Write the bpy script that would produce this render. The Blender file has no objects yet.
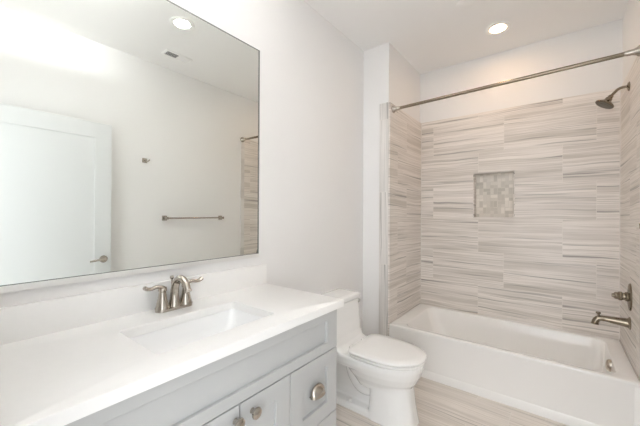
import bpy, bmesh, math, random
from mathutils import Vector, Matrix
S = bpy.context.scene
C = S.collection
PI = math.pi

# ------------------------------------------------------------------ camera
cam_d = bpy.data.cameras.new('camera')
cam = bpy.data.objects.new('camera', cam_d); C.objects.link(cam)
cam_d.sensor_width = 36.0
cam_d.lens = 307.5 / 640 * 36
cam_d.clip_start = 0.02
YAW, PITCH, ROLL = 0.6574, 0.0026, 0.0052
_f = Vector((-math.sin(YAW) * math.cos(PITCH), math.cos(YAW) * math.cos(PITCH), math.sin(PITCH)))
_r = Vector((math.cos(YAW), math.sin(YAW), 0)); _u = _r.cross(_f)
_r2 = _r * math.cos(ROLL) + _u * math.sin(ROLL)
_u2 = -_r * math.sin(ROLL) + _u * math.cos(ROLL)
M = Matrix((_r2, _u2, -_f)).transposed().to_4x4()
M.translation = Vector((0, 0, 1.29))
cam.matrix_world = M
S.camera = cam

# ------------------------------------------------------------------ world, light, exposure
w = bpy.data.worlds.new('world'); S.world = w; w.use_nodes = True
bg = w.node_tree.nodes['Background']
bg.inputs['Color'].default_value = (0.93, 0.965, 1.0, 1)
bg.inputs['Strength'].default_value = 1.45
VANITY_LAMP = 150.0      # emission of the three bulbs in the up-light cups over the mirror
VANITY_SPOT = 15.0       # spot added in each cup to brighten the opposite wall
DOWN_TUB, DOWN_ROOM = 34.0, 30.0
S.view_settings.view_transform = 'Standard'
S.view_settings.look = 'None'
S.view_settings.gamma = 1.0
S.view_settings.use_curve_mapping = False
S.view_settings.exposure = 1.36
S.cycles.use_denoising = True
S.cycles.max_bounces = 14
S.cycles.diffuse_bounces = 8
S.cycles.sample_clamp_indirect = 8.0
S.cycles.caustics_reflective = False
S.cycles.caustics_refractive = False

# ------------------------------------------------------------------ materials
def mat(name, col, rough=0.5, metal=0.0, bump=0.0, bscale=60.0, emit=None, coat=0.0, vary=0.0, spec=0.5):
    m = bpy.data.materials.new(name); m.use_nodes = True
    nt = m.node_tree; b = nt.nodes['Principled BSDF']
    b.inputs['Base Color'].default_value = (*col, 1)
    b.inputs['Roughness'].default_value = rough
    b.inputs['Metallic'].default_value = metal
    b.inputs['Coat Weight'].default_value = coat
    b.inputs['Specular IOR Level'].default_value = spec
    if bump or vary:
        tc = nt.nodes.new('ShaderNodeTexCoord')
        nz = nt.nodes.new('ShaderNodeTexNoise'); nz.inputs['Scale'].default_value = bscale
        nz.inputs['Detail'].default_value = 3
        nt.links.new(tc.outputs['Object'], nz.inputs['Vector'])
        if bump:
            bp = nt.nodes.new('ShaderNodeBump'); bp.inputs['Strength'].default_value = bump
            bp.inputs['Distance'].default_value = 0.002
            nt.links.new(nz.outputs['Fac'], bp.inputs['Height'])
            nt.links.new(bp.outputs['Normal'], b.inputs['Normal'])
        if vary:
            mx = nt.nodes.new('ShaderNodeMixRGB')
            mx.inputs['Color1'].default_value = (*[c * (1 - vary) for c in col], 1)
            mx.inputs['Color2'].default_value = (*[min(1, c * (1 + vary)) for c in col], 1)
            nt.links.new(nz.outputs['Fac'], mx.inputs['Fac'])
            nt.links.new(mx.outputs['Color'], b.inputs['Base Color'])
    if emit:
        b.inputs['Emission Color'].default_value = (*emit[0], 1)
        b.inputs['Emission Strength'].default_value = emit[1]
    return m

WALL = mat('wall_paint', (0.82, 0.815, 0.808), 0.6, bump=0.06, bscale=220, spec=0.25)
CEIL = mat('ceiling_paint', (0.88, 0.874, 0.865), 0.7, bump=0.05, bscale=200, spec=0.2)
DOORP = mat('door_paint', (0.70, 0.715, 0.715), 0.28)
QUARTZ = mat('white_quartz', (0.88, 0.875, 0.86), 0.28, vary=0.015, bscale=40)
CABP = mat('grey_cabinet_paint', (0.50, 0.508, 0.505), 0.38)
CAB_SHADE = mat('cabinet_gap_shade', (0.06, 0.062, 0.065), 0.6)
NICK = mat('brushed_nickel', (0.50, 0.455, 0.40), 0.22, 1.0, bump=0.03, bscale=300)
NICK_WARMLIT = mat('nickel_warm_lit', (0.27, 0.23, 0.175), 0.18, 1.0, bump=0.03, bscale=300)  # nickel darkened and warmed to carry the alcove's light in its colour
DARKN = mat('nozzle_face', (0.17, 0.155, 0.13), 0.4, 0.8)
CHROME = mat('chrome', (0.75, 0.75, 0.74), 0.08, 1.0)
PORC = mat('porcelain', (0.86, 0.86, 0.85), 0.09, coat=0.3, vary=0.004, bscale=5)
SEATM = mat('toilet_seat_plastic', (0.86, 0.855, 0.84), 0.22)
TUBM = mat('tub_enamel', (0.88, 0.872, 0.855), 0.16, coat=0.2, vary=0.004, bscale=5)
SINKM = mat('sink_porcelain', (0.93, 0.935, 0.935), 0.10, coat=0.3)
MIRR = mat('mirror_silver', (0.90, 0.925, 0.895), 0.0, 1.0)
MEDGE = mat('edge_reflection_strip', (0.25, 0.27, 0.255), 0.2, 0.3)
BEVEL_PALE = mat('bevel_reflection_pale', (0.80, 0.79, 0.77), 0.3, 0.4)
WHITEP = mat('white_enamel', (0.91, 0.905, 0.89), 0.4)
SLOT = mat('vent_dark', (0.22, 0.22, 0.22), 0.7)
LENS = mat('lamp_lens', (0.9, 0.88, 0.84), 0.4, emit=((1.0, 0.63, 0.34), DOWN_TUB))
LENS2 = mat('lamp_lens_room', (0.9, 0.88, 0.84), 0.4, emit=((1.0, 0.95, 0.89), DOWN_ROOM))
BULB = mat('lit_bulb', (0.9, 0.9, 0.9), 0.4, emit=((1.0, 0.995, 0.985), VANITY_LAMP))
GROUT = mat('caulk', (0.72, 0.70, 0.66), 0.7)

def tile_mat(name, ax_u, ax_v, a, z0, bw, rh, off, base, mid, dark, brightness=1.0, rough=0.32, streak=(1.1, 30.0), slant=0.012):
    """large stone-look porcelain tiles with fine long streaks"""
    m = bpy.data.materials.new(name); m.use_nodes = True
    nt = m.node_tree; N = nt.nodes; L = nt.links; b = N['Principled BSDF']
    tc = N.new('ShaderNodeTexCoord'); sp = N.new('ShaderNodeSeparateXYZ')
    L.new(tc.outputs['Object'], sp.inputs[0])
    def mth(op, x, y=None):
        n = N.new('ShaderNodeMath'); n.operation = op
        for i, q in enumerate((x, y)):
            if q is None: continue
            if isinstance(q, (int, float)): n.inputs[i].default_value = q
            else: L.new(q, n.inputs[i])
        return n.outputs[0]
    U = mth('ADD', sp.outputs[ax_u], a); V = mth('ADD', sp.outputs[ax_v], -z0)
    cb = N.new('ShaderNodeCombineXYZ'); L.new(U, cb.inputs[0]); L.new(V, cb.inputs[1])
    br = N.new('ShaderNodeTexBrick'); L.new(cb.outputs[0], br.inputs['Vector'])
    br.offset = off; br.offset_frequency = 2; br.squash = 1.0
    br.inputs['Scale'].default_value = 1.0
    br.inputs['Brick Width'].default_value = bw; br.inputs['Row Height'].default_value = rh
    br.inputs['Mortar Size'].default_value = 0.0
    br.inputs['Color1'].default_value = (0, 0, 0, 1); br.inputs['Color2'].default_value = (1, 1, 1, 1)
    bm_ = N.new('ShaderNodeTexBrick'); L.new(cb.outputs[0], bm_.inputs['Vector'])
    bm_.offset = off; bm_.offset_frequency = 2; bm_.squash = 1.0
    bm_.inputs['Scale'].default_value = 1.0
    bm_.inputs['Brick Width'].default_value = bw; bm_.inputs['Row Height'].default_value = rh
    bm_.inputs['Mortar Size'].default_value = 0.0018; bm_.inputs['Mortar Smooth'].default_value = 0.2
    rnd = N.new('ShaderNodeSeparateColor'); L.new(br.outputs['Color'], rnd.inputs[0])
    R = rnd.outputs[0]
    # wandering streaks: v shifted by a slow noise of u, and slanted a little tile by tile
    n0 = N.new('ShaderNodeTexNoise'); n0.inputs['Scale'].default_value = 1.0; n0.inputs['Detail'].default_value = 2
    c0 = N.new('ShaderNodeCombineXYZ'); L.new(mth('MULTIPLY', U, 2.6), c0.inputs[0]); L.new(mth('MULTIPLY', V, 5.0), c0.inputs[1])
    L.new(mth('MULTIPLY', R, 37.0), c0.inputs[2]); L.new(c0.outputs[0], n0.inputs['Vector'])
    wob = mth('MULTIPLY', mth('SUBTRACT', n0.outputs['Fac'], 0.5), 0.028)
    sl = mth('MULTIPLY', mth('MULTIPLY', mth('SUBTRACT', R, 0.35), slant * 4), U)
    V2 = mth('ADD', mth('ADD', V, wob), sl)
    def streaks(su, sv, seed, det, rough_):
        c = N.new('ShaderNodeCombineXYZ')
        L.new(mth('MULTIPLY', U, su), c.inputs[0]); L.new(mth('MULTIPLY', V2, sv), c.inputs[1])
        L.new(mth('ADD', mth('MULTIPLY', R, 91.0), seed), c.inputs[2])
        n = N.new('ShaderNodeTexNoise'); n.inputs['Scale'].default_value = 1.0
        n.inputs['Detail'].default_value = det; n.inputs['Roughness'].default_value = rough_
        L.new(c.outputs[0], n.inputs['Vector']); return n.outputs['Fac']
    def ramp(x, stops):
        r = N.new('ShaderNodeValToRGB'); L.new(x, r.inputs[0])
        e = r.color_ramp.elements
        while len(e) < len(stops): e.new(0.5)
        for q, (p_, c_) in zip(e, stops): q.position = p_; q.color = (*c_, 1)
        return r.outputs[0]
    broad = streaks(streak[0] * 0.7, streak[1] * 0.55, 3.0, 3, 0.55)
    fine = streaks(streak[0] * 1.0, streak[1] * 3.4, 17.0, 5, 0.65)
    thin = streaks(streak[0] * 0.9, streak[1] * 1.9, 29.0, 3, 0.55)
    colb = ramp(broad, [(0.32, mid), (0.50, base), (0.70, tuple(min(1, k * 1.07) for k in base))])
    def mix(fac, c1, c2, kind='MIX'):
        n = N.new('ShaderNodeMixRGB'); n.blend_type = kind
        if isinstance(fac, (int, float)): n.inputs[0].default_value = fac
        else: L.new(fac, n.inputs[0])
        for i, q in ((1, c1), (2, c2)):
            if isinstance(q, tuple): n.inputs[i].default_value = (*q, 1)
            else: L.new(q, n.inputs[i])
        return n.outputs[0]
    finef = ramp(fine, [(0.34, (0.95,) * 3), (0.46, (0.45,) * 3), (0.56, (0.0,) * 3)])
    thinf = ramp(thin, [(0.30, (0.92,) * 3), (0.36, (0.45,) * 3), (0.43, (0.0,) * 3)])
    c = mix(finef, colb, mid)
    c = mix(thinf, c, dark)
    tint = ramp(R, [(0.0, (1.02, 1.01, 1.0)), (0.5, (0.97, 0.96, 0.95)), (1.0, (1.03, 1.03, 1.03))])
    c = mix(1.0, c, tint, 'MULTIPLY')
    gf = mth('MULTIPLY', bm_.outputs['Fac'], 0.8)
    c = mix(gf, c, (0.76, 0.72, 0.665))
    if brightness != 1.0: c = mix(1.0, c, (brightness,) * 3, 'MULTIPLY')
    L.new(c, b.inputs['Base Color'])
    b.inputs['Roughness'].default_value = rough
    bp = N.new('ShaderNodeBump'); bp.inputs['Strength'].default_value = 0.35; bp.inputs['Distance'].default_value = 0.0015
    inv = mth('SUBTRACT', 1.0, bm_.outputs['Fac']); L.new(inv, bp.inputs['Height'])
    L.new(bp.outputs['Normal'], b.inputs['Normal'])
    return m

TB, TM, TD = (0.80, 0.76, 0.725), (0.56, 0.52, 0.475), (0.27, 0.255, 0.235)
TILE_B = tile_mat('streaked_tile_back', 0, 2, 2.451, 0.019, 0.621, 0.308, 0.667, TB, TM, TD)
TILE_S = tile_mat('streaked_tile_side', 1, 2, 3.105 - 2.80 - 0.414 + 1.242, 0.019, 0.621, 0.308, 0.667, TB, TM, TD)
TILE_F = tile_mat('streaked_tile_floor', 0, 1, 2.72, 2.36 - 12 * 0.308, 0.621, 0.308, 0.333,
                  (0.77, 0.72, 0.67), (0.62, 0.57, 0.515), (0.40, 0.365, 0.33), rough=0.4)

def mosaic_mat():
    m = bpy.data.materials.new('mosaic_stone'); m.use_nodes = True
    nt = m.node_tree; N = nt.nodes; L = nt.links; b = N['Principled BSDF']
    tc = N.new('ShaderNodeTexCoord'); sp = N.new('ShaderNodeSeparateXYZ'); L.new(tc.outputs['Object'], sp.inputs[0])
    def brick(i, j, bw, rh, off):
        c = N.new('ShaderNodeCombineXYZ')
        for k, (src, sh) in enumerate(((i, 5.0), (j, 5.003))):
            a = N.new('ShaderNodeMath'); a.operation = 'ADD'; a.inputs[1].default_value = sh
            L.new(sp.outputs[src], a.inputs[0]); L.new(a.outputs[0], c.inputs[k])
        br = N.new('ShaderNodeTexBrick'); L.new(c.outputs[0], br.inputs['Vector'])
        br.offset = off; br.inputs['Scale'].default_value = 1.0
        br.inputs['Brick Width'].default_value = bw; br.inputs['Row Height'].default_value = rh
        br.inputs['Mortar Size'].default_value = 0.0016
        br.inputs['Color1'].default_value = (0.50, 0.465, 0.41, 1); br.inputs['Color2'].default_value = (0.78, 0.735, 0.67, 1)
        br.inputs['Mortar'].default_value = (0.62, 0.58, 0.52, 1)
        return br.outputs['Color']
    b1 = brick(0, 2, 0.060, 0.030, 0.5); b2 = brick(2, 0, 0.060, 0.030, 0.0)
    ck = N.new('ShaderNodeTexChecker'); ck.inputs['Scale'].default_value = 1 / 0.06
    ck.inputs['Color1'].default_value = (0, 0, 0, 1); ck.inputs['Color2'].default_value = (1, 1, 1, 1)
    mp = N.new('ShaderNodeMapping'); mp.inputs['Location'].default_value = (5.0, 0.4, 5.003)
    mp.inputs['Scale'].default_value = (1, 0, 1)
    L.new(tc.outputs['Object'], mp.inputs[0]); L.new(mp.outputs[0], ck.inputs['Vector'])
    mx = N.new('ShaderNodeMixRGB'); L.new(ck.outputs['Fac'], mx.inputs[0]); L.new(b1, mx.inputs[1]); L.new(b2, mx.inputs[2])
    L.new(mx.outputs[0], b.inputs['Base Color']); b.inputs['Roughness'].default_value = 0.4
    return m
MOSAIC = mosaic_mat()

# ------------------------------------------------------------------ mesh helpers
def obj(name, bm, material, parent=None, smooth=35, loc=None):
    me = bpy.data.meshes.new(name)
    bmesh.ops.recalc_face_normals(bm, faces=bm.faces)
    bm.to_mesh(me); bm.free()
    me.materials.append(material)
    if smooth:
        for p in me.polygons: p.use_smooth = True
        me.set_sharp_from_angle(angle=math.radians(smooth))
    o = bpy.data.objects.new(name, me); C.objects.link(o)
    if parent: o.parent = parent
    if loc: o.location = loc
    return o

def thing(name, label, cat, loc=(0, 0, 0), rz=0, group=None):
    o = bpy.data.objects.new(name, None); C.objects.link(o)
    o.empty_display_size = 0.05
    o.location = loc; o.rotation_euler = (0, 0, rz)
    o['label'] = label; o['category'] = cat
    if group: o['group'] = group
    return o

def tag(o, label, cat, group=None):
    o['label'] = label; o['category'] = cat
    if group: o['group'] = group
    return o

def struct(name, bm, m, parent=None, smooth=0):
    o = obj(name, bm, m, parent, smooth)
    if parent is None: o['kind'] = 'structure'
    return o

def dup(root, loc, label, group=None):
    r = root.copy(); C.objects.link(r); r.location = loc; r['label'] = label
    if group: r['group'] = group
    for ch in list(root.children):
        c = ch.copy(); C.objects.link(c); c.parent = r
        for g in list(ch.children):
            d = g.copy(); C.objects.link(d); d.parent = c
    return r

def add_box(bm, a, b, bev=0.0, seg=2):
    x0, x1 = sorted((a[0], b[0])); y0, y1 = sorted((a[1], b[1])); z0, z1 = sorted((a[2], b[2]))
    t = bmesh.new()
    v = [t.verts.new(p) for p in ((x0, y0, z0), (x1, y0, z0), (x1, y1, z0), (x0, y1, z0), (x0, y0, z1), (x1, y0, z1), (x1, y1, z1), (x0, y1, z1))]
    for f in ((3, 2, 1, 0), (4, 5, 6, 7), (0, 1, 5, 4), (1, 2, 6, 5), (2, 3, 7, 6), (3, 0, 4, 7)): t.faces.new([v[i] for i in f])
    if bev: bmesh.ops.bevel(t, geom=t.edges[:], offset=bev, segments=seg, affect='EDGES', profile=0.5)
    merge(bm, t)

def merge(bm, t):
    vm = {}
    for v in t.verts: vm[v] = bm.verts.new(v.co)
    for f in t.faces:
        try: bm.faces.new([vm[v] for v in f.verts])
        except ValueError: pass
    t.free()

def box(a, b, bev=0.0, seg=2):
    bm = bmesh.new(); add_box(bm, a, b, bev, seg); return bm

def loft(bm, loops, cap0=True, cap1=True, closed=False):
    R = [[bm.verts.new(p) for p in lp] for lp in loops]
    n = len(R[0]); m = len(R)
    for i in range(m if closed else m - 1):
        A, B = R[i], R[(i + 1) % m]
        for j in range(n):
            bm.faces.new((A[j], A[(j + 1) % n], B[(j + 1) % n], B[j]))
    if not closed:
        if cap0: bm.faces.new(R[0][::-1])
        if cap1: bm.faces.new(R[-1])
    return R

def rrect(x0, x1, y0, y1, r, z, n=6):
    r = max(min(r, (x1 - x0) / 2 - 1e-4, (y1 - y0) / 2 - 1e-4), 1e-4)
    P = []
    for cx, cy, a0 in ((x1 - r, y0 + r, -PI / 2), (x1 - r, y1 - r, 0), (x0 + r, y1 - r, PI / 2), (x0 + r, y0 + r, PI)):
        for k in range(n + 1):
            a = a0 + PI / 2 * k / n
            P.append(Vector((cx + r * math.cos(a), cy + r * math.sin(a), z)))
    return P

def frame_of(d):
    d = d.normalized(); h = Vector((0, 0, 1)) if abs(d.z) < 0.95 else Vector((1, 0, 0))
    a = d.cross(h).normalized(); return a, d.cross(a).normalized()

def add_tube(bm, pts, rad, n=14, flat=None):
    """tube along pts; rad a number or a list; flat = (wide, thin) factors along the two cross axes"""
    pts = [Vector(p) for p in pts]
    rs = rad if isinstance(rad, (list, tuple)) else [rad] * len(pts)
    loops = []; pa = None
    for i, p in enumerate(pts):
        d = (pts[min(i + 1, len(pts) - 1)] - pts[max(i - 1, 0)])
        a, b = frame_of(d)
        if pa is not None:
            dn = d.normalized(); a = (pa - dn * pa.dot(dn)).normalized(); b = dn.cross(a).normalized()
        pa = a
        fa, fb = flat or (1, 1)
        loops.append([p + (a * math.cos(2 * PI * k / n) * fa + b * math.sin(2 * PI * k / n) * fb) * rs[i] for k in range(n)])
    loft(bm, loops)

def add_lathe(bm, prof, origin=(0, 0, 0), axis=(0, 0, 1), n=28):
    """prof: list of (radius, height along axis)"""
    o = Vector(origin); d = Vector(axis).normalized(); a, b = frame_of(d)
    loops = [[o + d * h + (a * math.cos(2 * PI * k / n) + b * math.sin(2 * PI * k / n)) * max(r, 1e-5) for k in range(n)] for r, h in prof]
    loft(bm, loops)

def lathe(prof, origin=(0, 0, 0), axis=(0, 0, 1), n=28):
    bm = bmesh.new(); add_lathe(bm, prof, origin, axis, n); return bm

def spline(P, n=8):
    P = [Vector(p) for p in P]; out = []
    for i in range(len(P) - 1):
        p0 = P[max(i - 1, 0)]; p1 = P[i]; p2 = P[i + 1]; p3 = P[min(i + 2, len(P) - 1)]
        for k in range(n):
            t = k / n
            out.append(0.5 * ((2 * p1) + (p2 - p0) * t + (2 * p0 - 5 * p1 + 4 * p2 - p3) * t * t + (3 * p1 - p0 - 3 * p2 + p3) * t ** 3))
    out.append(P[-1]); return out

def rings_plate(bm, outer, inner):
    """frame between two closed loops of equal count, as quads"""
    A = [bm.verts.new(p) for p in outer]; B = [bm.verts.new(p) for p in inner]; n = len(A)
    for j in range(n): bm.faces.new((A[j], A[(j + 1) % n], B[(j + 1) % n], B[j]))
    return A, B

# ------------------------------------------------------------------ room dimensions (metres)
XW = -1.393      # vanity wall
XR = 0.3835      # wall with the door and towel bar
YN = 0.035       # wall with the doorway (camera stands in it)
YR = 2.430       # wall return / front of the tub
XA, XAR, YB = -1.128, 0.3715, 3.1888   # tile faces of the alcove
ZC = 2.765
ZT = 2.2441      # top of tile
T = 0.12

# ------------------------------------------------------------------ setting
struct('floor', box((XW - T, -0.9, -0.1), (XR + T, YB + 0.15, 0)), TILE_F)
struct('ceiling', box((XW - T, -0.9, ZC), (XR + T, YB + 0.15, ZC + 0.1)), CEIL)
struct('wall_left', box((XW - T, YN - T, 0), (XW, YR + 0.012, ZC)), WALL)
struct('wall_return', box((XW - T, YR + 0.012, 0), (XA - 0.018, YB + 0.012, ZC), ), WALL)
struct('wall_right', box((XR, YN - T, 0), (XR + T, YB + 0.15, ZC)), WALL)
bm = bmesh.new()
add_box(bm, (XW, YN - T, 0), (-0.56, YN, ZC)); add_box(bm, (-0.56, YN - T, 2.09), (XR, YN, ZC)); add_box(bm, (0.345, YN - T, 0), (XR, YN, 2.09))
struct('wall_near', bm, WALL)
# back wall with a niche in it: frame of quads round the hole, in drywall and in tile
NX0, NX1, NZ0, NZ1, ND = -0.632, -0.298, 1.262, 1.682, 0.085
def holed(x0, x1, z0, z1, y0, y1):
    bm = bmesh.new()
    add_box(bm, (x0, y0, z0), (NX0, y1, z1)); add_box(bm, (NX1, y0, z0), (x1, y1, z1))
    add_box(bm, (NX0, y0, z0), (NX1, y1, NZ0)); add_box(bm, (NX0, y0, NZ1), (NX1, y1, z1))
    return bm
bm = holed(XA - 0.018 , XR, 0, ZC, YB + 0.012, YB + 0.15)
add_box(bm, (NX0 - 0.02, YB + ND + 0.006, NZ0 - 0.02), (NX1 + 0.02, YB + 0.15, NZ1 + 0.02))
struct('wall_back', bm, WALL)
wt = struct('wall_tile_back', holed(XA, XAR, 0.0, ZT, YB, YB + 0.012), TILE_B)
bm = bmesh.new()
add_box(bm, (NX0, YB + ND, NZ0), (NX1, YB + ND + 0.006, NZ1))
obj('niche_mosaic', bm, MOSAIC, wt, 0)
bm = bmesh.new(); e = 0.006
add_box(bm, (NX0, YB + 0.012, NZ0 - e + 0.006), (NX0 + e, YB + ND, NZ1)); add_box(bm, (NX1 - e, YB + 0.012, NZ0), (NX1, YB + ND, NZ1))
add_box(bm, (NX0, YB + 0.012, NZ0), (NX1, YB + ND, NZ0 + e)); add_box(bm, (NX0, YB + 0.012, NZ1 - e), (NX1, YB + ND, NZ1))
obj('niche_lining', bm, TILE_S, wt, 0)
# left alcove tile: face plus the strip that wraps onto the return
bm = bmesh.new()
add_box(bm, (XA - 0.018, YR, 0), (XA, YB, ZT), 0.0025)
lt = struct('wall_tile_left', bm, TILE_S)
STRIP = tile_mat('streaked_tile_strip', 2, 0, 1.0, -1.5, 0.62, 0.4, 0.0, (0.74, 0.72, 0.70), (0.55, 0.535, 0.515), (0.30, 0.29, 0.275), slant=0.004)
obj('edge_strip', box((-1.2225, YR - 0.008, 0), (XA - 0.0125, YR + 0.0118, ZT), 0.002), STRIP, lt, 0)
bm = bmesh.new()
add_box(bm, (XAR, 2.468, 0), (XR, YB, ZT), 0.002)
rt = struct('wall_tile_right', bm, TILE_S)
obj('edge_strip', box((XAR - 0.001, 2.450, 0), (XR, 2.50, ZT), 0.001), STRIP, rt, 0)
# grout / caulk lines in the alcove corners
for nm, x0, x1 in (('trim_1', XA, XA + 0.004), ('trim_2', XAR - 0.004, XAR)):
    struct(nm, box((x0, YB - 0.004, 0.36), (x1, YB, ZT)), GROUT)

# door, opened flat against the right wall
DX = 0.3153
dr = struct('door_1', box((DX + 0.006, 0.10, 0.012), (DX + 0.035, 1.013, 2.052)), DOORP)
bm = bmesh.new(); st = 0.122
add_box(bm, (DX, 0.10, 0.012), (DX + 0.0062, 0.10 + st, 2.052)); add_box(bm, (DX, 1.013 - st, 0.012), (DX + 0.0062, 1.013, 2.052))
add_box(bm, (DX, 0.10 + st, 2.052 - 0.128), (DX + 0.0062, 1.013 - st, 2.052)); add_box(bm, (DX, 0.10 + st, 0.012), (DX + 0.0062, 1.013 - st, 0.24))
obj('panel_frame', bm, DOORP, dr, 0)
bm = bmesh.new()
add_lathe(bm, [(0.0, 0), (0.031, 0), (0.031, 0.004), (0.027, 0.010), (0.013, 0.013), (0.011, 0.042), (0.013, 0.05), (0, 0.052)], (DX, 0.957, 0.892), (-1, 0, 0))
add_tube(bm, spline([(DX - 0.045, 0.960, 0.892), (DX - 0.047, 0.925, 0.893), (DX - 0.045, 0.885, 0.889), (DX - 0.042, 0.850, 0.884)], 6), [0.0105] * 8 + [0.009] * 6 + [0.0075] * 5, 12)
obj('door_handle', bm, NICK, dr)
obj('latch_plate', box((DX + 0.006, 1.012, 0.87), (DX + 0.03, 1.0145, 0.925), 0.001), NICK, dr)
for z in (0.25, 1.05, 1.85):
    obj('hinge', lathe([(0, 0), (0.007, 0), (0.007, 0.09), (0, 0.09)], (DX + 0.035, 0.093, z), (0, 0, 1), 12), NICK, dr)
bm = bmesh.new()
add_box(bm, (-0.56, YN - T - 0.01, 0), (-0.545, YN - 0.001, 2.09)); add_box(bm, (-0.545, YN - T - 0.01, 2.075), (0.345, YN - 0.001, 2.09)); add_box(bm, (0.33, YN - T - 0.01, 0), (0.345, YN - 0.001, 2.075))
struct('trim_3', bm, DOORP)

# ------------------------------------------------------------------ mirror (flat plate, bevel reflections painted as strips)
MY0, MY1, MZ0, MZ1, BV = 0.06, 1.210, 1.0352, 2.247, 0.0215
mi = thing('vanity_mirror', 'large frameless mirror on the white wall above the vanity', 'mirror', (XW + 0.0004, MY0, MZ0))
obj('glass', box((0, 0.0, 0.0), (0.0055, MY1 - MY0, MZ1 - MZ0)), MIRR, mi, 0)
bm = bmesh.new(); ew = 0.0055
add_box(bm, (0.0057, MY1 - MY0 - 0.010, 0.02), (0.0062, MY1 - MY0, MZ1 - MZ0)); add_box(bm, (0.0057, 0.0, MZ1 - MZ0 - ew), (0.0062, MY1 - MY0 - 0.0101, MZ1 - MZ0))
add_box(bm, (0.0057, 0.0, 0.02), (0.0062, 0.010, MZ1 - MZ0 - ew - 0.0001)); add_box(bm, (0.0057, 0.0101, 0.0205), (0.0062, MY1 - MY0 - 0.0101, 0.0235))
obj('edge_reflection_strip', bm, MEDGE, mi, 0)  # dark strips painted for the bevel's darker reflection
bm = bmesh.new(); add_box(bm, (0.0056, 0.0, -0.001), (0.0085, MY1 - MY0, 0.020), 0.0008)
obj('bottom_bevel_reflection', bm, BEVEL_PALE, mi, 0)  # pale strip painted for the bottom bevel reflecting the white counter

# ------------------------------------------------------------------ vanity cabinet
CY0, CY1, CXF = 0.090, 1.229, -0.842
va = thing('vanity_cabinet', 'light grey shaker vanity cabinet under the white countertop', 'cabinet', (XW, 0.66, 0))
def L(x, y, z): return (x - XW, y - 0.66, z)
bm = bmesh.new()
for a_, b_ in (((XW + 0.002, CY0, 0.10), (CXF - 0.0205, CY0 + 0.018, 0.8405)), ((XW + 0.002, CY1 - 0.018, 0.10), (CXF - 0.0205, CY1, 0.8405)),
               ((XW + 0.002, CY0 + 0.018, 0.10), (CXF - 0.0205, CY1 - 0.018, 0.118)), ((XW + 0.002, CY0 + 0.018, 0.118), (XW + 0.010, CY1 - 0.018, 0.8405)),
               ((CXF - 0.040, CY0 + 0.018, 0.118), (CXF - 0.0205, CY1 - 0.018, 0.8405))):
    add_box(bm, L(*a_), L(*b_))
obj('carcass', bm, CABP, va, 0)
obj('toe_kick', box(L(XW + 0.002, CY0 + 0.01, 0.0), L(CXF - 0.075, CY1 - 0.01, 0.0995)), CABP, va, 0)
obj('gap_shade_sheet', box(L(CXF - 0.0204, CY0 + 0.006, 0.106), L(CXF - 0.0196, CY1 - 0.006, 0.836)), CAB_SHADE, va, 0)  # dark sheet painting the shade in the seams between fronts
def shaker(name, y0, y1, z0, z1, sy, sz0, sz1, parent):
    """five-piece front: a frame with a small chamfer round a recessed panel, one mesh"""
    bm = bmesh.new(); xb, xf, xp = CXF - 0.0195, CXF, CXF - 0.0125
    def lp(x, iy, i0, i1): return [Vector(L(x, y0 + iy, z0 + i0)), Vector(L(x, y1 - iy, z0 + i0)), Vector(L(x, y1 - iy, z1 - i1)), Vector(L(x, y0 + iy, z1 - i1))]
    c = 0.0015
    loft(bm, [lp(xb, 0, 0, 0), lp(xf - c, 0, 0, 0), lp(xf, c, c, c), lp(xf, sy - c, sz0 - c, sz1 - c), lp(xf - c, sy, sz0, sz1), lp(xp, sy + 0.0004, sz0 + 0.0004, sz1 + 0.0004)])
    return obj(name, bm, CABP, parent, 20)
g = 0.0022
shaker('false_front', CY0, CY1, 0.6525, 0.8375, 0.078, 0.041, 0.043, va)
def cup_pull(y, z, parent):
    bm = bmesh.new()
    # a quarter-shell hood, open below: rows of a bulging dome, with thickness
    W, H, D = 0.044, 0.047, 0.029; nu, nv = 18, 9
    def P(i, j, s):
        a = PI * i / nu; t = j / nv * PI / 2
        yy = -math.cos(a) * W * s; rr = math.sin(a)
        return Vector(L(CXF + 0.001, y, z)) + Vector((D * s * rr ** 0.6 * math.sin(t) , yy, -0.014 + H * s * rr ** 0.6 * math.cos(t)))
    for s, fl in ((1.0, 1), (0.90, -1)):
        V = [[bm.verts.new(P(i, j, s)) for j in range(nv + 1)] for i in range(nu + 1)]
        for i in range(nu):
            for j in range(nv):
                q = (V[i][j], V[i + 1][j], V[i + 1][j + 1], V[i][j + 1])
                try: bm.faces.new(q if fl > 0 else q[::-1])
                except ValueError: pass
    add_box(bm, L(CXF - 0.0095, y - 0.040, z - 0.015), L(CXF + 0.0012, y + 0.040, z - 0.011), 0.001)
    # lip of the hood
    add_tube(bm, [P(i, nv, 0.97) for i in range(nu + 1)], 0.0022, 8)
    bmesh.ops.remove_doubles(bm, verts=bm.verts, dist=1e-5)
    return obj('cup_pull', bm, NICK, parent, 60)
def knob(y, z, parent):
    return obj('knob', lathe([(0, -0.001), (0.0105, -0.001), (0.009, 0.004), (0.0075, 0.011), (0.0095, 0.016), (0.0175, 0.019), (0.0203, 0.0235), (0.0192, 0.0285), (0.0115, 0.032), (0, 0.033)], L(CXF, y, z), (1, 0, 0)), NICK, parent)
YS, YD = 0.657, 0.9035
for y0, y1, ky in ((YD - 0.4935 + g, YS - g, 0.637), (YS + g, YD - g, 0.709)):
    d = shaker('door', y0, y1, 0.106, 0.6485, 0.075, 0.075, 0.066, va); knob(ky, 0.602, d)
for y0, y1 in ((YD + g, CY1), (CY0, YD - 0.4935 - g)):
    for z0, z1, sz in ((0.352, 0.6485, 0.067), (0.106, 0.3485, 0.06)):
        d = shaker('drawer', y0, y1, z0, z1, 0.076, sz, 0.063, va); cup_pull((y0 + y1) / 2 + 0.006, (z0 + z1) / 2 + 0.004, d)

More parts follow.
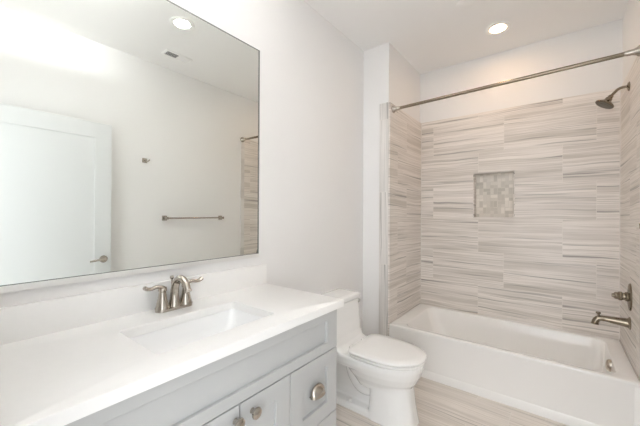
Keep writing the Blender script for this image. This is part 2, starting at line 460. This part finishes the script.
# ------------------------------------------------------------------ countertop, sink, faucet
ct = thing('countertop', 'white quartz vanity countertop with sink cutout on the grey cabinet', 'countertop', (0, 0, 0))
SX0, SX1, SY0, SY1 = -1.212, -0.930, 0.425, 0.902
KX1, KY0, KY1, KZ0, KZ1 = -0.8207, 0.055, 1.2600, 0.8412, 0.8745
bm = bmesh.new()
r = 0.003
loops = [rrect(SX0, SX1, SY0, SY1, 0.012, KZ0), rrect(SX0, SX1, SY0, SY1, 0.012, KZ1 - 0.002), rrect(SX0 - 0.002, SX1 + 0.002, SY0 - 0.002, SY1 + 0.002, 0.012, KZ1),
         rrect(XW + 0.001, KX1 - r, KY0 + r, KY1 - r, 0.004, KZ1), rrect(XW + 0.0008, KX1 - 0.001, KY0 + 0.001, KY1 - 0.001, 0.005, KZ1 - 0.001), rrect(XW + 0.0008, KX1, KY0, KY1, 0.005, KZ1 - r), rrect(XW + 0.0008, KX1, KY0, KY1, 0.005, KZ0)]
loft(bm, loops, closed=True)
obj('slab', bm, QUARTZ, ct, 30)
obj('backsplash', box((XW + 0.0008, KY0, KZ1 + 0.0002), (XW + 0.0205, KY1, 0.9875), 0.0015), QUARTZ, ct, 30)

sk = thing('undermount_sink', 'white rectangular undermount basin set in the countertop', 'sink', (0, 0, KZ0))
def rr2(i, z, r=0.03): return rrect(SX0 - 0.004 + i * 0.75, SX1 + 0.004 - i * 0.75, SY0 - 0.004 + i, SY1 + 0.004 - i, r, z - KZ0)
bm = bmesh.new()
zt = KZ0 - 0.0006
loft(bm, [rr2(-0.022, zt - 0.012, .03), rr2(-0.022, zt, .03), rr2(0, zt, .022), rr2(0.003, zt - 0.004, .022), rr2(0.012, zt - 0.05, .03), rr2(0.030, zt - 0.105, .04), rr2(0.052, zt - 0.127, .05), rr2(0.085, zt - 0.134, .06), rr2(0.11, zt - 0.137, .05)], cap0=False)
# outer shell
loft(bm, [rr2(-0.022, zt - 0.012, .03), rr2(-0.004, zt - 0.02, .03), rr2(0.006, zt - 0.06, .035), rr2(0.024, zt - 0.117, .045), rr2(0.06, zt - 0.145, .06)], cap0=False)
bmesh.ops.remove_doubles(bm, verts=bm.verts, dist=1e-5)
obj('basin', bm, SINKM, sk, 60)
obj('drain', lathe([(0, 0), (0.022, 0), (0.022, 0.003), (0.019, 0.0045), (0.012, 0.004), (0, 0.006)], (-1.071, 0.6635, zt - 0.1375 - KZ0), n=24), CHROME, sk)

FX, FY = -1.322, 0.676
fc = thing('sink_faucet', 'brushed nickel two-handle faucet behind the sink', 'faucet', (FX, FY, KZ1 + 0.0003))
bm = bmesh.new()
loft(bm, [rrect(-0.027, 0.027, -0.079, 0.079, 0.026, 0), rrect(-0.027, 0.027, -0.079, 0.079, 0.026, 0.006), rrect(-0.0245, 0.0245, -0.0765, 0.0765, 0.024, 0.010), rrect(-0.015, 0.015, -0.067, 0.067, 0.015, 0.0115)])
obj('base_plate', bm, NICK, fc)
bm = bmesh.new()
add_lathe(bm, [(0.0265, 0.010), (0.0265, 0.016), (0.0235, 0.022), (0.020, 0.04), (0.0175, 0.058), (0.0170, 0.068)], (0, 0, 0))
add_tube(bm, spline([(0, 0, 0.060), (0.004, 0, 0.088), (0.018, 0, 0.117), (0.044, 0, 0.135), (0.072, 0, 0.134), (0.097, 0, 0.117), (0.109, 0, 0.095)], 6), [0.0170] * 6 + [0.0165] * 7 + [0.0155] * 8 + [0.0145] * 10 + [0.0140] * 6, 18)
add_lathe(bm, [(0.0145, 0), (0.0160, 0.002), (0.0160, 0.008), (0.0135, 0.010), (0.006, 0.0105)], (0.1085, 0, 0.097), (0.45, 0, -0.89))
obj('spout', bm, NICK, fc)
bm = bmesh.new()
add_lathe(bm, [(0, 0.010), (0.0032, 0.0105), (0.0035, 0.122), (0.007, 0.126), (0.0095, 0.131), (0.0075, 0.138), (0, 0.140)], (-0.0225, 0, 0))
obj('lift_rod', bm, NICK, fc)
for s in (-1, 1):
    bm = bmesh.new()
    add_lathe(bm, [(0.0, 0.008), (0.0290, 0.0085), (0.0290, 0.015), (0.0262, 0.019), (0.0228, 0.032), (0.0178, 0.055), (0.0148, 0.076), (0.0140, 0.082), (0.0175, 0.086), (0.0175, 0.093), (0.012, 0.101), (0.004, 0.104), (0, 0.1045)], (0, s * 0.0515, 0))
    pts = spline([(-0.002, s * 0.043, 0.094), (0.002, s * 0.060, 0.104), (0.004, s * 0.080, 0.107), (0.005, s * 0.098, 0.103), (0.006, s * 0.115, 0.105), (0.006, s * 0.128, 0.114)], 5)
    k = len(pts); add_tube(bm, pts, [0.0125 - 0.002 * math.sin(PI * i / (k - 1)) for i in range(k - 2)] + [0.0105, 0.006], 14, (1.2, 0.72))
    obj('handle', bm, NICK, fc)

# ------------------------------------------------------------------ toilet
TY = 1.848
to = thing('toilet', 'white one-piece elongated toilet beside the vanity, lid closed', 'toilet', (XW, TY, 0))
def egg(xb, xf, hw, z, n=40, pb=2.6, pf=2.15, split=0.42):
    """plan outline, blunt behind and rounder in front"""
    xc = xb + (xf - xb) * split; P = []
    for k in range(n):
        a = 2 * PI * k / n; c, s = math.cos(a), math.sin(a)
        p = pf if c >= 0 else pb; rx = (xf - xc) if c >= 0 else (xc - xb)
        P.append(Vector((xc + rx * math.copysign(abs(c) ** (2 / p), c), hw * math.copysign(abs(s) ** (2 / p), s), z)))
    return P
def rr(x0, x1, hw, z, r): return rrect(x0, x1, -hw, hw, r, z, 6)
bm = bmesh.new()
# bowl
loft(bm, [egg(0.33, 0.62, 0.09, 0.17), egg(0.30, 0.680, 0.115, 0.212), egg(0.27, 0.716, 0.148, 0.256), egg(0.245, 0.740, 0.172, 0.302), egg(0.23, 0.752, 0.183, 0.342), egg(0.23, 0.753, 0.185, 0.368), egg(0.235, 0.748, 0.180, 0.376)])
# front column
loft(bm, [egg(0.430, 0.724, 0.128, 0.0, pb=6, pf=2.6, split=0.4), egg(0.433, 0.718, 0.125, 0.02, pb=6, pf=2.6, split=0.4), egg(0.440, 0.702, 0.116, 0.11, pb=6, pf=2.6, split=0.4), egg(0.443, 0.690, 0.110, 0.20, pb=6, pf=2.6, split=0.4), egg(0.44, 0.685, 0.114, 0.26, pb=5, pf=2.5), egg(0.43, 0.685, 0.12, 0.32, pb=5, pf=2.5)])
# recessed web and base flange
loft(bm, [rr(0.03, 0.46, 0.055, 0.0, 0.03), rr(0.03, 0.46, 0.042, 0.10, 0.03), rr(0.03, 0.46, 0.042, 0.33, 0.03)])
loft(bm, [rr(0.045, 0.52, 0.118, 0.0, 0.035), rr(0.045, 0.52, 0.118, 0.030, 0.035), rr(0.055, 0.52, 0.106, 0.042, 0.03)])
# deck between tank and bowl
loft(bm, [rr(0.004, 0.47, 0.160, 0.300, 0.03), rr(0.004, 0.47, 0.174, 0.308, 0.035), rr(0.004, 0.47, 0.184, 0.335, 0.04), rr(0.004, 0.47, 0.185, 0.368, 0.04), rr(0.004, 0.45, 0.181, 0.376, 0.04), rr(0.004, 0.30, 0.183, 0.382, 0.04), rr(0.004, 0.25, 0.189, 0.402, 0.04), rr(0.004, 0.228, 0.193, 0.44, 0.035), rr(0.004, 0.214, 0.196, 0.52, 0.032), rr(0.004, 0.206, 0.198, 0.60, 0.030), rr(0.004, 0.203, 0.198, 0.658, 0.028)])
# trapway bulges on both flanks
for s in (-1, 1):
    pts = spline([(0.46, s * 0.036, 0.16), (0.40, s * 0.040, 0.135), (0.345, s * 0.040, 0.145), (0.30, s * 0.040, 0.195), (0.275, s * 0.038, 0.255), (0.265, s * 0.036, 0.32)], 6)
    add_tube(bm, pts, 0.040, 14)
body = obj('body', bm, PORC, to, 0)
for p in body.data.polygons: p.use_smooth = True
rm = body.modifiers.new('remesh', 'REMESH'); rm.mode = 'VOXEL'; rm.voxel_size = 0.0045; rm.use_smooth_shade = True
sm = body.modifiers.new('smooth', 'SMOOTH'); sm.factor = 0.5; sm.iterations = 4
bm = bmesh.new()
loft(bm, [rr(0.002, 0.208, 0.203, 0.662, 0.03), rr(0.001, 0.211, 0.206, 0.667, 0.032), rr(0.001, 0.211, 0.206, 0.684, 0.032), rr(0.004, 0.208, 0.203, 0.692, 0.03), rr(0.012, 0.198, 0.193, 0.697, 0.026), rr(0.04, 0.17, 0.165, 0.700, 0.02)])
obj('tank_lid', bm, PORC, to)
def slab_egg(name, xb, xf, hw, z0, z1, dome, m):
    bm = bmesh.new(); b = 0.006
    lo = [egg(xb + b, xf - b, hw - b, z0, pb=7, split=0.46), egg(xb + 0.001, xf - 0.001, hw - 0.001, z0 + b * 0.6, pb=7, split=0.46), egg(xb, xf, hw, (z0 + z1) / 2, pb=7, split=0.46), egg(xb + 0.001, xf - 0.001, hw - 0.001, z1 - b * 0.6, pb=7, split=0.46), egg(xb + b, xf - b, hw - b, z1, pb=7, split=0.46)]
    if dome:
        for t in (0.25, 0.5, 0.75, 0.93): lo.append(egg(xb + b + (0.53 - xb) * t * 0.9, xf - b - (xf - 0.53) * t * 0.9, (hw - b) * (1 - t * 0.95), z1 + dome * math.sin(t * PI / 2), pb=7 - 3.5 * t, split=0.46))
    loft(bm, lo); return obj(name, bm, m, to, 50)
slab_egg('seat', 0.324, 0.761, 0.187, 0.3815, 0.3965, 0, SEATM)
slab_egg('seat_lid', 0.318, 0.767, 0.192, 0.4025, 0.420, 0.006, SEATM)
for s in (-1, 1):
    obj('hinge_cap', box((0.290, s * 0.075 - 0.020, 0.380), (0.326, s * 0.075 + 0.020, 0.406), 0.006, 3), SEATM, to)
    obj('bolt_cap', lathe([(0.015, 0), (0.015, 0.006), (0.011, 0.014), (0.005, 0.017), (0, 0.0175)], (0.300, s * 0.091, 0.040), n=18), SEATM, to)
bm = bmesh.new()
add_lathe(bm, [(0, -0.004), (0.010, -0.004), (0.010, 0.004), (0.007, 0.008), (0, 0.009)], (0.205, 0.180, 0.640), (1, 0, 0), 18)
add_tube(bm, [(0.213, 0.180, 0.640), (0.218, 0.172, 0.639), (0.220, 0.155, 0.636), (0.219, 0.142, 0.634)], [0.004, 0.004, 0.0045, 0.004], 10)
obj('flush_lever', bm, CHROME, to)

# ------------------------------------------------------------------ bathtub
tb = thing('bathtub', 'white alcove bathtub with panelled apron between tiled walls', 'bathtub', ((XA + XAR) / 2, 2.81, 0))
bx, by = (XA + XAR) / 2, 2.81
x0, x1, y0, y1 = XA + 0.0015 - bx, XAR - 0.0015 - bx, 2.431 - by, YB - 0.002 - by
H = 0.358
def tr(l, r_, f, b, rad, z): return rrect(x0 + l, x1 - r_, y0 + f, y1 - b, rad, z, 8)
bm = bmesh.new()
loft(bm, [tr(0, 0, 0.0052, 0, 0.004, 0), tr(0, 0, 0.0052, 0, 0.004, 0.055), tr(0, 0, 0.0035, 0, 0.004, 0.335), tr(0, 0, 0.0, 0, 0.004, 0.342), tr(0, 0, 0.0, 0, 0.004, H - 0.006), tr(0.001, 0.001, 0.002, 0.001, 0.004, H - 0.002), tr(0.003, 0.003, 0.006, 0.002, 0.004, H),
          tr(0.100, 0.082, 0.046, 0.046, 0.085, H - 0.001), tr(0.106, 0.086, 0.050, 0.050, 0.085, H - 0.003), tr(0.112, 0.090, 0.055, 0.055, 0.085, H - 0.012), tr(0.140, 0.096, 0.066, 0.068, 0.09, 0.25), tr(0.20, 0.112, 0.085, 0.085, 0.10, 0.12), tr(0.24, 0.135, 0.105, 0.105, 0.10, 0.075), tr(0.30, 0.18, 0.15, 0.15, 0.09, 0.060)])
# apron border: skirt at the floor and a stile at each end, rounded where they meet
def inner(o, rad, z_b):
    P = []; xa, xb_ = x0 + o, x1 - o
    P.append((xa, 0.335))
    for k in range(9):
        a = PI + PI / 2 * k / 8; P.append((xa + rad + rad * math.cos(a), z_b + rad + rad * math.sin(a)))
    for k in range(9):
        a = -PI / 2 + PI / 2 * k / 8; P.append((xb_ - rad + rad * math.cos(a), z_b + rad + rad * math.sin(a)))
    P.append((xb_, 0.335)); return P
I0 = inner(0.020, 0.05, 0.050); I1 = inner(0.030, 0.05, 0.060)
O = [(x0, 0.335)] + [(x0, 0.0)] * 1 + [(x0 + (x1 - x0) * k / 16, 0.0) for k in range(1, 16)] + [(x1, 0.0)] + [(x1, 0.335)]
# walk the outer edge with as many points as the inner one
n_i = len(I0)
def outer_pt(k):
    x, z = I0[k]
    if k == 0: return (x0, 0.335)
    if k == n_i - 1: return (x1, 0.335)
    if k <= 4: return (x0, z * (1 - k / 5) + 0)
    if k >= n_i - 5: return (x1, z * (1 - (n_i - 1 - k) / 5))
    return (x, 0.0)
OO = [outer_pt(k) for k in range(n_i)]
fy, ry = y0 + 0.0002, y0 + 0.0056
V0 = [bm.verts.new((p[0], fy, p[1])) for p in OO]; V1 = [bm.verts.new((p[0], fy, p[1])) for p in I0]; V2 = [bm.verts.new((p[0], ry, p[1])) for p in I1]
for k in range(n_i - 1):
    bm.faces.new((V0[k], V0[k + 1], V1[k + 1], V1[k])); bm.faces.new((V1[k], V1[k + 1], V2[k + 1], V2[k]))
obj('tub_shell', bm, TUBM, tb, 40)
bm = bmesh.new()
oc = (0.2750 - bx, 2.750 - by, 0.310)
add_lathe(bm, [(0, -0.02), (0.038, -0.02), (0.038, 0.006), (0.035, 0.013), (0.028, 0.019), (0.016, 0.0225), (0, 0.0235)], oc, (-1, 0, 0.06))
obj('overflow_plate', bm, NICK, tb)
obj('tub_drain', lathe([(0, 0), (0.034, 0), (0.034, 0.003), (0.028, 0.005), (0, 0.006)], (0.02 - bx + 0.04, 2.80 - by, 0.0602)), NICK, tb)

# ------------------------------------------------------------------ shower fittings
sh = thing('shower_fixture', 'brushed nickel shower head on a bent arm at the top of right tile wall', 'shower head', (XAR - 0.0003, 2.825, 2.135))
obj('escutcheon', lathe([(0, 0), (0.030, 0), (0.030, 0.003), (0.024, 0.008), (0.012, 0.012), (0, 0.012)], (0, 0, 0), (-1, 0, 0)), NICK_WARMLIT, sh)
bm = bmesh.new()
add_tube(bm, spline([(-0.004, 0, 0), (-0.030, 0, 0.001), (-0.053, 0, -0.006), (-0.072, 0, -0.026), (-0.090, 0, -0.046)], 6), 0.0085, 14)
obj('shower_arm', bm, NICK_WARMLIT, sh)
ax = Vector((-0.54, -0.08, -0.84)).normalized(); hp = Vector((-0.086, 0, -0.041))
bm = bmesh.new()
add_lathe(bm, [(0.0, 0), (0.0125, 0), (0.0145, 0.005), (0.0145, 0.014), (0.019, 0.020), (0.0205, 0.030), (0.023, 0.037), (0.033, 0.046), (0.049, 0.056), (0.0545, 0.062), (0.0545, 0.067), (0.051, 0.0695)], hp, ax)
obj('head_shell', bm, NICK_WARMLIT, sh)
obj('nozzle_face', lathe([(0, 0.069), (0.051, 0.0688), (0.049, 0.0712), (0.030, 0.0722), (0.029, 0.0705), (0.026, 0.0705), (0.025, 0.0725), (0, 0.0735)], hp, ax), DARKN, sh)

sv = thing('shower_valve', 'brushed nickel shower valve with oval plate, above the tub spout', 'shower valve', (XAR - 0.0003, 2.768, 0.768))
bm = bmesh.new()
def oval(s, h): return [Vector((-h, s * 0.062 * math.cos(2 * PI * k / 40), s * 0.088 * math.sin(2 * PI * k / 40))) for k in range(40)]
loft(bm, [oval(1, 0), oval(1, 0.003), oval(0.94, 0.008), oval(0.6, 0.013), oval(0.3, 0.016)])
obj('escutcheon', bm, NICK_WARMLIT, sv)
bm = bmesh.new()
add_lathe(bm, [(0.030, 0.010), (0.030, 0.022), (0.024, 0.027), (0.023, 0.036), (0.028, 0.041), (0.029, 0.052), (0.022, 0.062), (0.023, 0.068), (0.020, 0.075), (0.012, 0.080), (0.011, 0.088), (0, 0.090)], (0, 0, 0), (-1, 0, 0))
obj('valve_knob', bm, NICK_WARMLIT, sv)
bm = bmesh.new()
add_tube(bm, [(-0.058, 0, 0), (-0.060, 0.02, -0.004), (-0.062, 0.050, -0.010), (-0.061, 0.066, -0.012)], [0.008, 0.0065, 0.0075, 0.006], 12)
obj('valve_lever', bm, NICK_WARMLIT, sv)

ts = thing('tub_spout', 'brushed nickel tub spout with diverter knob, over the tub rim', 'tub spout', (XAR - 0.0003, 2.778, 0.598))
bm = bmesh.new()
add_lathe(bm, [(0, 0), (0.040, 0), (0.040, 0.004), (0.035, 0.008), (0.030, 0.013), (0.026, 0.016)], (0, 0, 0), (-1, 0, 0))
pts = spline([(-0.010, 0, 0.0), (-0.05, 0, 0.002), (-0.092, 0, 0.004), (-0.130, 0, 0.005), (-0.153, 0, -0.001), (-0.166, 0, -0.018), (-0.169, 0, -0.034)], 6)
k = len(pts); add_tube(bm, pts, [0.030 - 0.0115 * min(1, i / 16) for i in range(k)], 20)
add_lathe(bm, [(0.0185, 0), (0.0215, 0.002), (0.0215, 0.009), (0.016, 0.010), (0, 0.006)], (-0.169, 0, -0.030), (-0.1, 0, -1))
obj('spout_body', bm, NICK_WARMLIT, ts)
obj('diverter_knob', lathe([(0.008, 0), (0.006, 0.012), (0.007, 0.018), (0.0135, 0.022), (0.014, 0.029), (0.010, 0.033), (0, 0.0335)], (-0.150, 0, 0.012), (-0.08, 0, 1), 18), NICK_WARMLIT, ts)

cr = thing('curtain_rod', 'straight brushed nickel shower curtain rod spanning the tub alcove', 'curtain rod', (XA, 2.487, 2.196))
span = XAR - XA
bm = bmesh.new()
add_tube(bm, [(0.012, 0, 0), (span - 0.012, -0.022, 0.022)], 0.0125, 18)
obj('rod', bm, NICK_WARMLIT, cr)
for s, xx, yy, zz in ((1, 0.0004, 0, 0), (-1, span - 0.0004, -0.022, 0.022)):
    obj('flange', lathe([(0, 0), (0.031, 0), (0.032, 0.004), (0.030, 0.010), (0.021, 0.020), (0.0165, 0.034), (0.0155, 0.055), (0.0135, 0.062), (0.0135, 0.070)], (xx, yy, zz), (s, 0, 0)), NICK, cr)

# ------------------------------------------------------------------ right wall fittings (seen in the mirror)
tw = thing('towel_bar', 'brushed nickel towel bar on the right wall, seen in the mirror', 'towel bar', (XR - 0.0003, 1.83, 1.238))
bm = bmesh.new(); add_tube(bm, [(-0.052, -0.325, 0), (-0.052, 0.325, 0)], 0.008, 14); obj('bar', bm, NICK, tw)
for s in (-1, 1):
    bm = bmesh.new()
    add_box(bm, (-0.008, s * 0.325 - 0.024, -0.024), (0, s * 0.325 + 0.024, 0.024), 0.002)
    add_box(bm, (-0.064, s * 0.325 - 0.013, -0.013), (-0.006, s * 0.325 + 0.013, 0.013), 0.002)
    obj('post', bm, NICK, tw)
hk = thing('robe_hook', 'small brushed nickel robe hook on the right wall, seen in the mirror', 'hook', (XR - 0.0003, 1.312, 1.795))
bm = bmesh.new()
add_box(bm, (-0.008, -0.022, -0.022), (0, 0.022, 0.022), 0.002)
obj('hook_plate', bm, NICK, hk)
for s in (-1, 1):
    bm = bmesh.new()
    add_tube(bm, spline([(-0.006, s * 0.004, -0.002), (-0.024, s * 0.014, -0.008), (-0.036, s * 0.026, 0.0), (-0.038, s * 0.029, 0.010)], 5), 0.0062, 10)
    obj('prong', bm, NICK, hk)

# ------------------------------------------------------------------ ceiling fittings
def downlight(loc, label, lens, grp):
    t = thing('recessed_light', label, 'ceiling light', loc, 0, grp)
    obj('trim_ring', lathe([(0.056, 0), (0.090, 0), (0.090, -0.003), (0.084, -0.007), (0.068, -0.007), (0.056, -0.003), (0.054, 0)], n=40), WHITEP, t)
    obj('lens', lathe([(0, -0.001), (0.0555, -0.001), (0.0555, -0.0025), (0.04, -0.004), (0, -0.005)], n=32), lens, t)
    return t
downlight((-0.376, 2.778, ZC - 0.0003), 'lit recessed ceiling light above the bathtub', LENS, 'recessed ceiling lights')
downlight((-0.458, 1.232, ZC - 0.0003), 'lit recessed ceiling light reflected at the top of the mirror', LENS2, 'recessed ceiling lights')
tag(obj('sprinkler_cover', lathe([(0, 0), (0.062, 0), (0.062, -0.004), (0.058, -0.006), (0, -0.0065)], n=36, origin=(-0.5065, 2.31, ZC - 0.0003)), CEIL), 'plain round white cover plate on the ceiling in front of the tub', 'ceiling cover plate')
vt = thing('ceiling_vent', 'white rectangular louvred air vent on the ceiling, seen in the mirror', 'vent', (0.064, 1.463, ZC - 0.0003))
bm = bmesh.new()
loft(bm, [rrect(-0.058, 0.058, -0.125, 0.125, 0.004, 0), rrect(-0.058, 0.058, -0.125, 0.125, 0.004, -0.003), rrect(-0.054, 0.054, -0.121, 0.121, 0.004, -0.007), rrect(-0.040, 0.040, -0.106, 0.106, 0.002, -0.007), rrect(-0.040, 0.040, -0.106, 0.106, 0.002, 0.0)], closed=True)
obj('vent_frame', bm, WHITEP, vt)
obj('vent_backing', box((-0.041, -0.107, -0.0012), (0.041, 0.107, -0.0002)), SLOT, vt, 0)
for k in range(16):
    yy = -0.0985 + k * 0.01313; s = -1 if k < 8 else 1
    bm = bmesh.new()
    d = 0.0058
    P = [Vector((-0.040, yy - s * d * 0.62, -0.0014)), Vector((-0.040, yy + s * d * 0.62, -0.0075))]
    v = [bm.verts.new(p) for p in (P[0], P[1], P[1] + Vector((0.080, 0, 0)), P[0] + Vector((0.080, 0, 0)))]
    f = bm.faces.new(v)
    ex = bmesh.ops.extrude_face_region(bm, geom=[f])
    bmesh.ops.translate(bm, verts=[q for q in ex['geom'] if isinstance(q, bmesh.types.BMVert)], vec=(0, 0.0010, 0))
    obj('slat', bm, WHITEP, vt, 0)

# vanity light bar above the mirror, just over the top of the frame
vl = thing('vanity_light', 'lit vanity light bar with three upturned cup shades above the mirror', 'wall light', (XW + 0.0004, 0.44, 2.44))
obj('back_plate', box((0, -0.30, -0.035), (0.022, 0.30, 0.035), 0.004), NICK, vl)
for k in (-1, 0, 1):
    bm = bmesh.new()
    add_tube(bm, spline([(0.015, k * 0.22, 0), (0.040, k * 0.22, -0.025), (0.070, k * 0.22, -0.064), (0.095, k * 0.22, -0.056)], 5), 0.008, 12)
    a = obj('arm', bm, NICK, vl)
    sd = obj('shade', lathe([(0, 0.020), (0.025, 0.020), (0.045, 0.035), (0.056, 0.060), (0.060, 0.095), (0.057, 0.095), (0.053, 0.062), (0.043, 0.040), (0, 0.030)], (0.095, k * 0.22, -0.075), n=28), WHITEP, a)
    obj('bulb', lathe([(0, 0.040 - 0.030)] + [(0.030 * math.sin(PI * q / 12), 0.040 - 0.030 * math.cos(PI * q / 12)) for q in range(1, 12)] + [(0, 0.070)], (0.095, k * 0.22, -0.052), n=20), BULB, a)

    ld = bpy.data.lights.new('added_wall_spot', 'SPOT'); ld.energy = VANITY_SPOT; ld.spot_size = math.radians(84); ld.spot_blend = 1.0; ld.shadow_soft_size = 0.005  # extra source added beside the bulb for the bright patch opposite
    ld.color = (0.97, 0.99, 1.0)
    lo = bpy.data.objects.new('added_wall_spot', ld); C.objects.link(lo); lo.parent = a
    lo.location = (0.050, k * 0.22, 0.0190)
    lo.rotation_euler = Vector((1.0, -0.22, 0.25)).to_track_quat('-Z', 'Y').to_euler()
